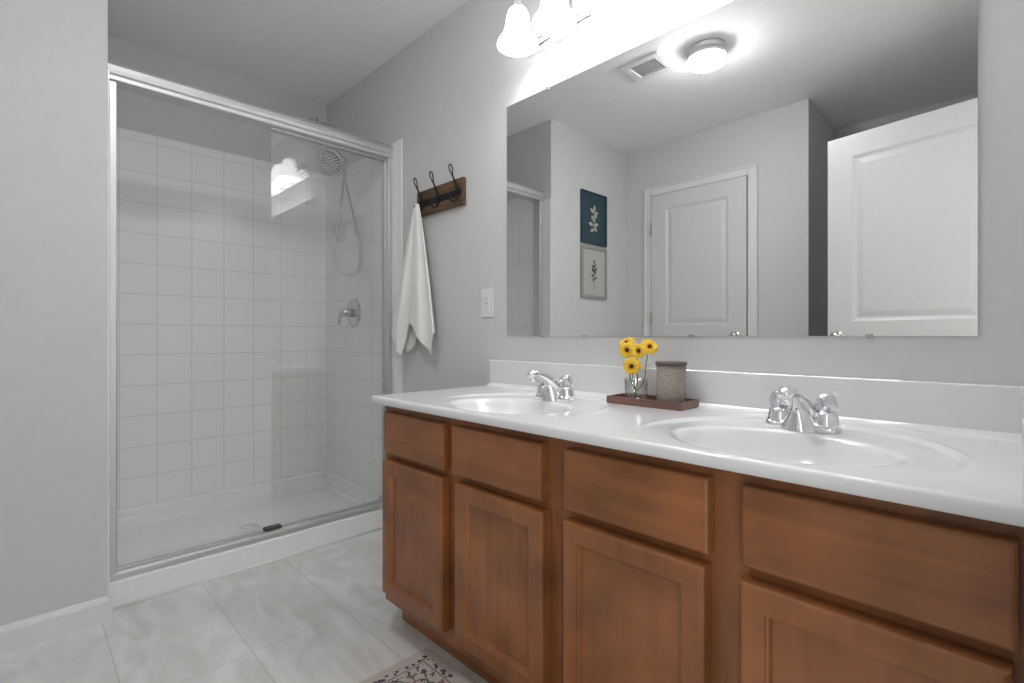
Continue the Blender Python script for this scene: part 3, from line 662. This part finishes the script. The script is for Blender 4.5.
# ---------------------------------------------------------------- framed botanical prints on the left wall
def print_(z0, z1, label, fm, pm, lm, dark):
    ya, yb = -.408, -.098
    t = thing('framed_print', label, 'picture', (XL, (ya+yb)/2, z0), 'pair of botanical prints on the left wall')
    q = NB(); fw = .012 if dark else .022
    for a in ((ya, yb, z0, z0+fw), (ya, yb, z1-fw, z1), (ya, ya+fw, z0+fw, z1-fw), (yb-fw, yb, z0+fw, z1-fw)): box(q, XL+.0005, XL+.018, *a)
    obj('frame', q, fm, t, bevel=.0015)
    q = NB(); box(q, XL+.0005, XL+.010, ya+fw, yb-fw, z0+fw, z1-fw); obj('print', q, pm, t)
    q = NB(); cy, cz = (ya+yb)/2, (z0+z1)/2; xx = XL+.0104
    def leaf(y, z, a, L_, W_):
        t_ = bmesh.new(); P = [(math.sin(PI*k/10)*W_*(1 if s > 0 else -1), L_*k/10) for s in (1, -1) for k in (range(0, 11) if s > 0 else range(9, 0, -1))]
        vs_ = [t_.verts.new((0.0, p, r_)) for p, r_ in P]; f = t_.faces.new(vs_)
        ex = bmesh.ops.extrude_face_region(t_, geom=[f]); bmesh.ops.translate(t_, verts=[g for g in ex['geom'] if isinstance(g, bmesh.types.BMVert)], vec=(.0006, 0, 0))
        join(q, t_, T(xx, y, z) @ RX(a))
    if dark:
        tube(q, [(xx, cy+.01, cz-.10), (xx, cy-.005, cz), (xx, cy+.005, cz+.10)], .0012, 6)
        for (dy, dz, a, L_, W_) in ((0, .05, .2, .05, .014), (0, .04, -1.0, .055, .014), (0, .03, 1.1, .055, .014), (0, 0, .7, .05, .016), (0, -.01, -.9, .045, .018), (.005, -.05, 1.3, .06, .014), (.005, -.06, 2.2, .05, .014), (.005, -.05, -1.4, .065, .014), (0, -.08, -1.9, .05, .012), (0, -.03, -.2, .045, .018)): leaf(cy+dy, cz+dz, a, L_, W_)
    else:
        tube(q, [(xx, cy-.004, cz-.13), (xx, cy, cz-.02), (xx, cy+.002, cz+.06)], .0012, 6)
        for (dz, a, L_, W_) in ((.06, 0, .04, .009), (.04, .8, .036, .009), (.03, -.8, .038, .010), (.01, .9, .045, .012), (0, -.7, .045, .012), (-.02, .5, .04, .012), (-.03, -1.2, .04, .011), (-.04, 1.6, .035, .010), (-.045, -2.2, .03, .009)): leaf(cy, cz+dz, a, L_, W_)
    obj('plant_drawing', q, lm, t)
print_(1.658, 2.040, 'botanical print with pale leaves on dark teal, hung above the other', M['teal'], M['teal'], M['leaf_pale'], True)
print_(1.262, 1.642, 'botanical print with green sprig on pale paper in a grey frame, lower one', M['frame_grey'], M['paper'], M['leaf_green'], False)

# ---------------------------------------------------------------- rug
rg = bpy.data.objects
q = NB(); box(q, -.40, .40, -.25, .25, 0, .006, bev=.002)
rug = obj('bath_rug', q, M['rug']); rug.location = (-.912, .668, .0005)
tag(rug, 'cream bath rug with dark floral border in front of the vanity', 'rug')
for o in bpy.data.objects:
    if 'local' in o: del o['local']
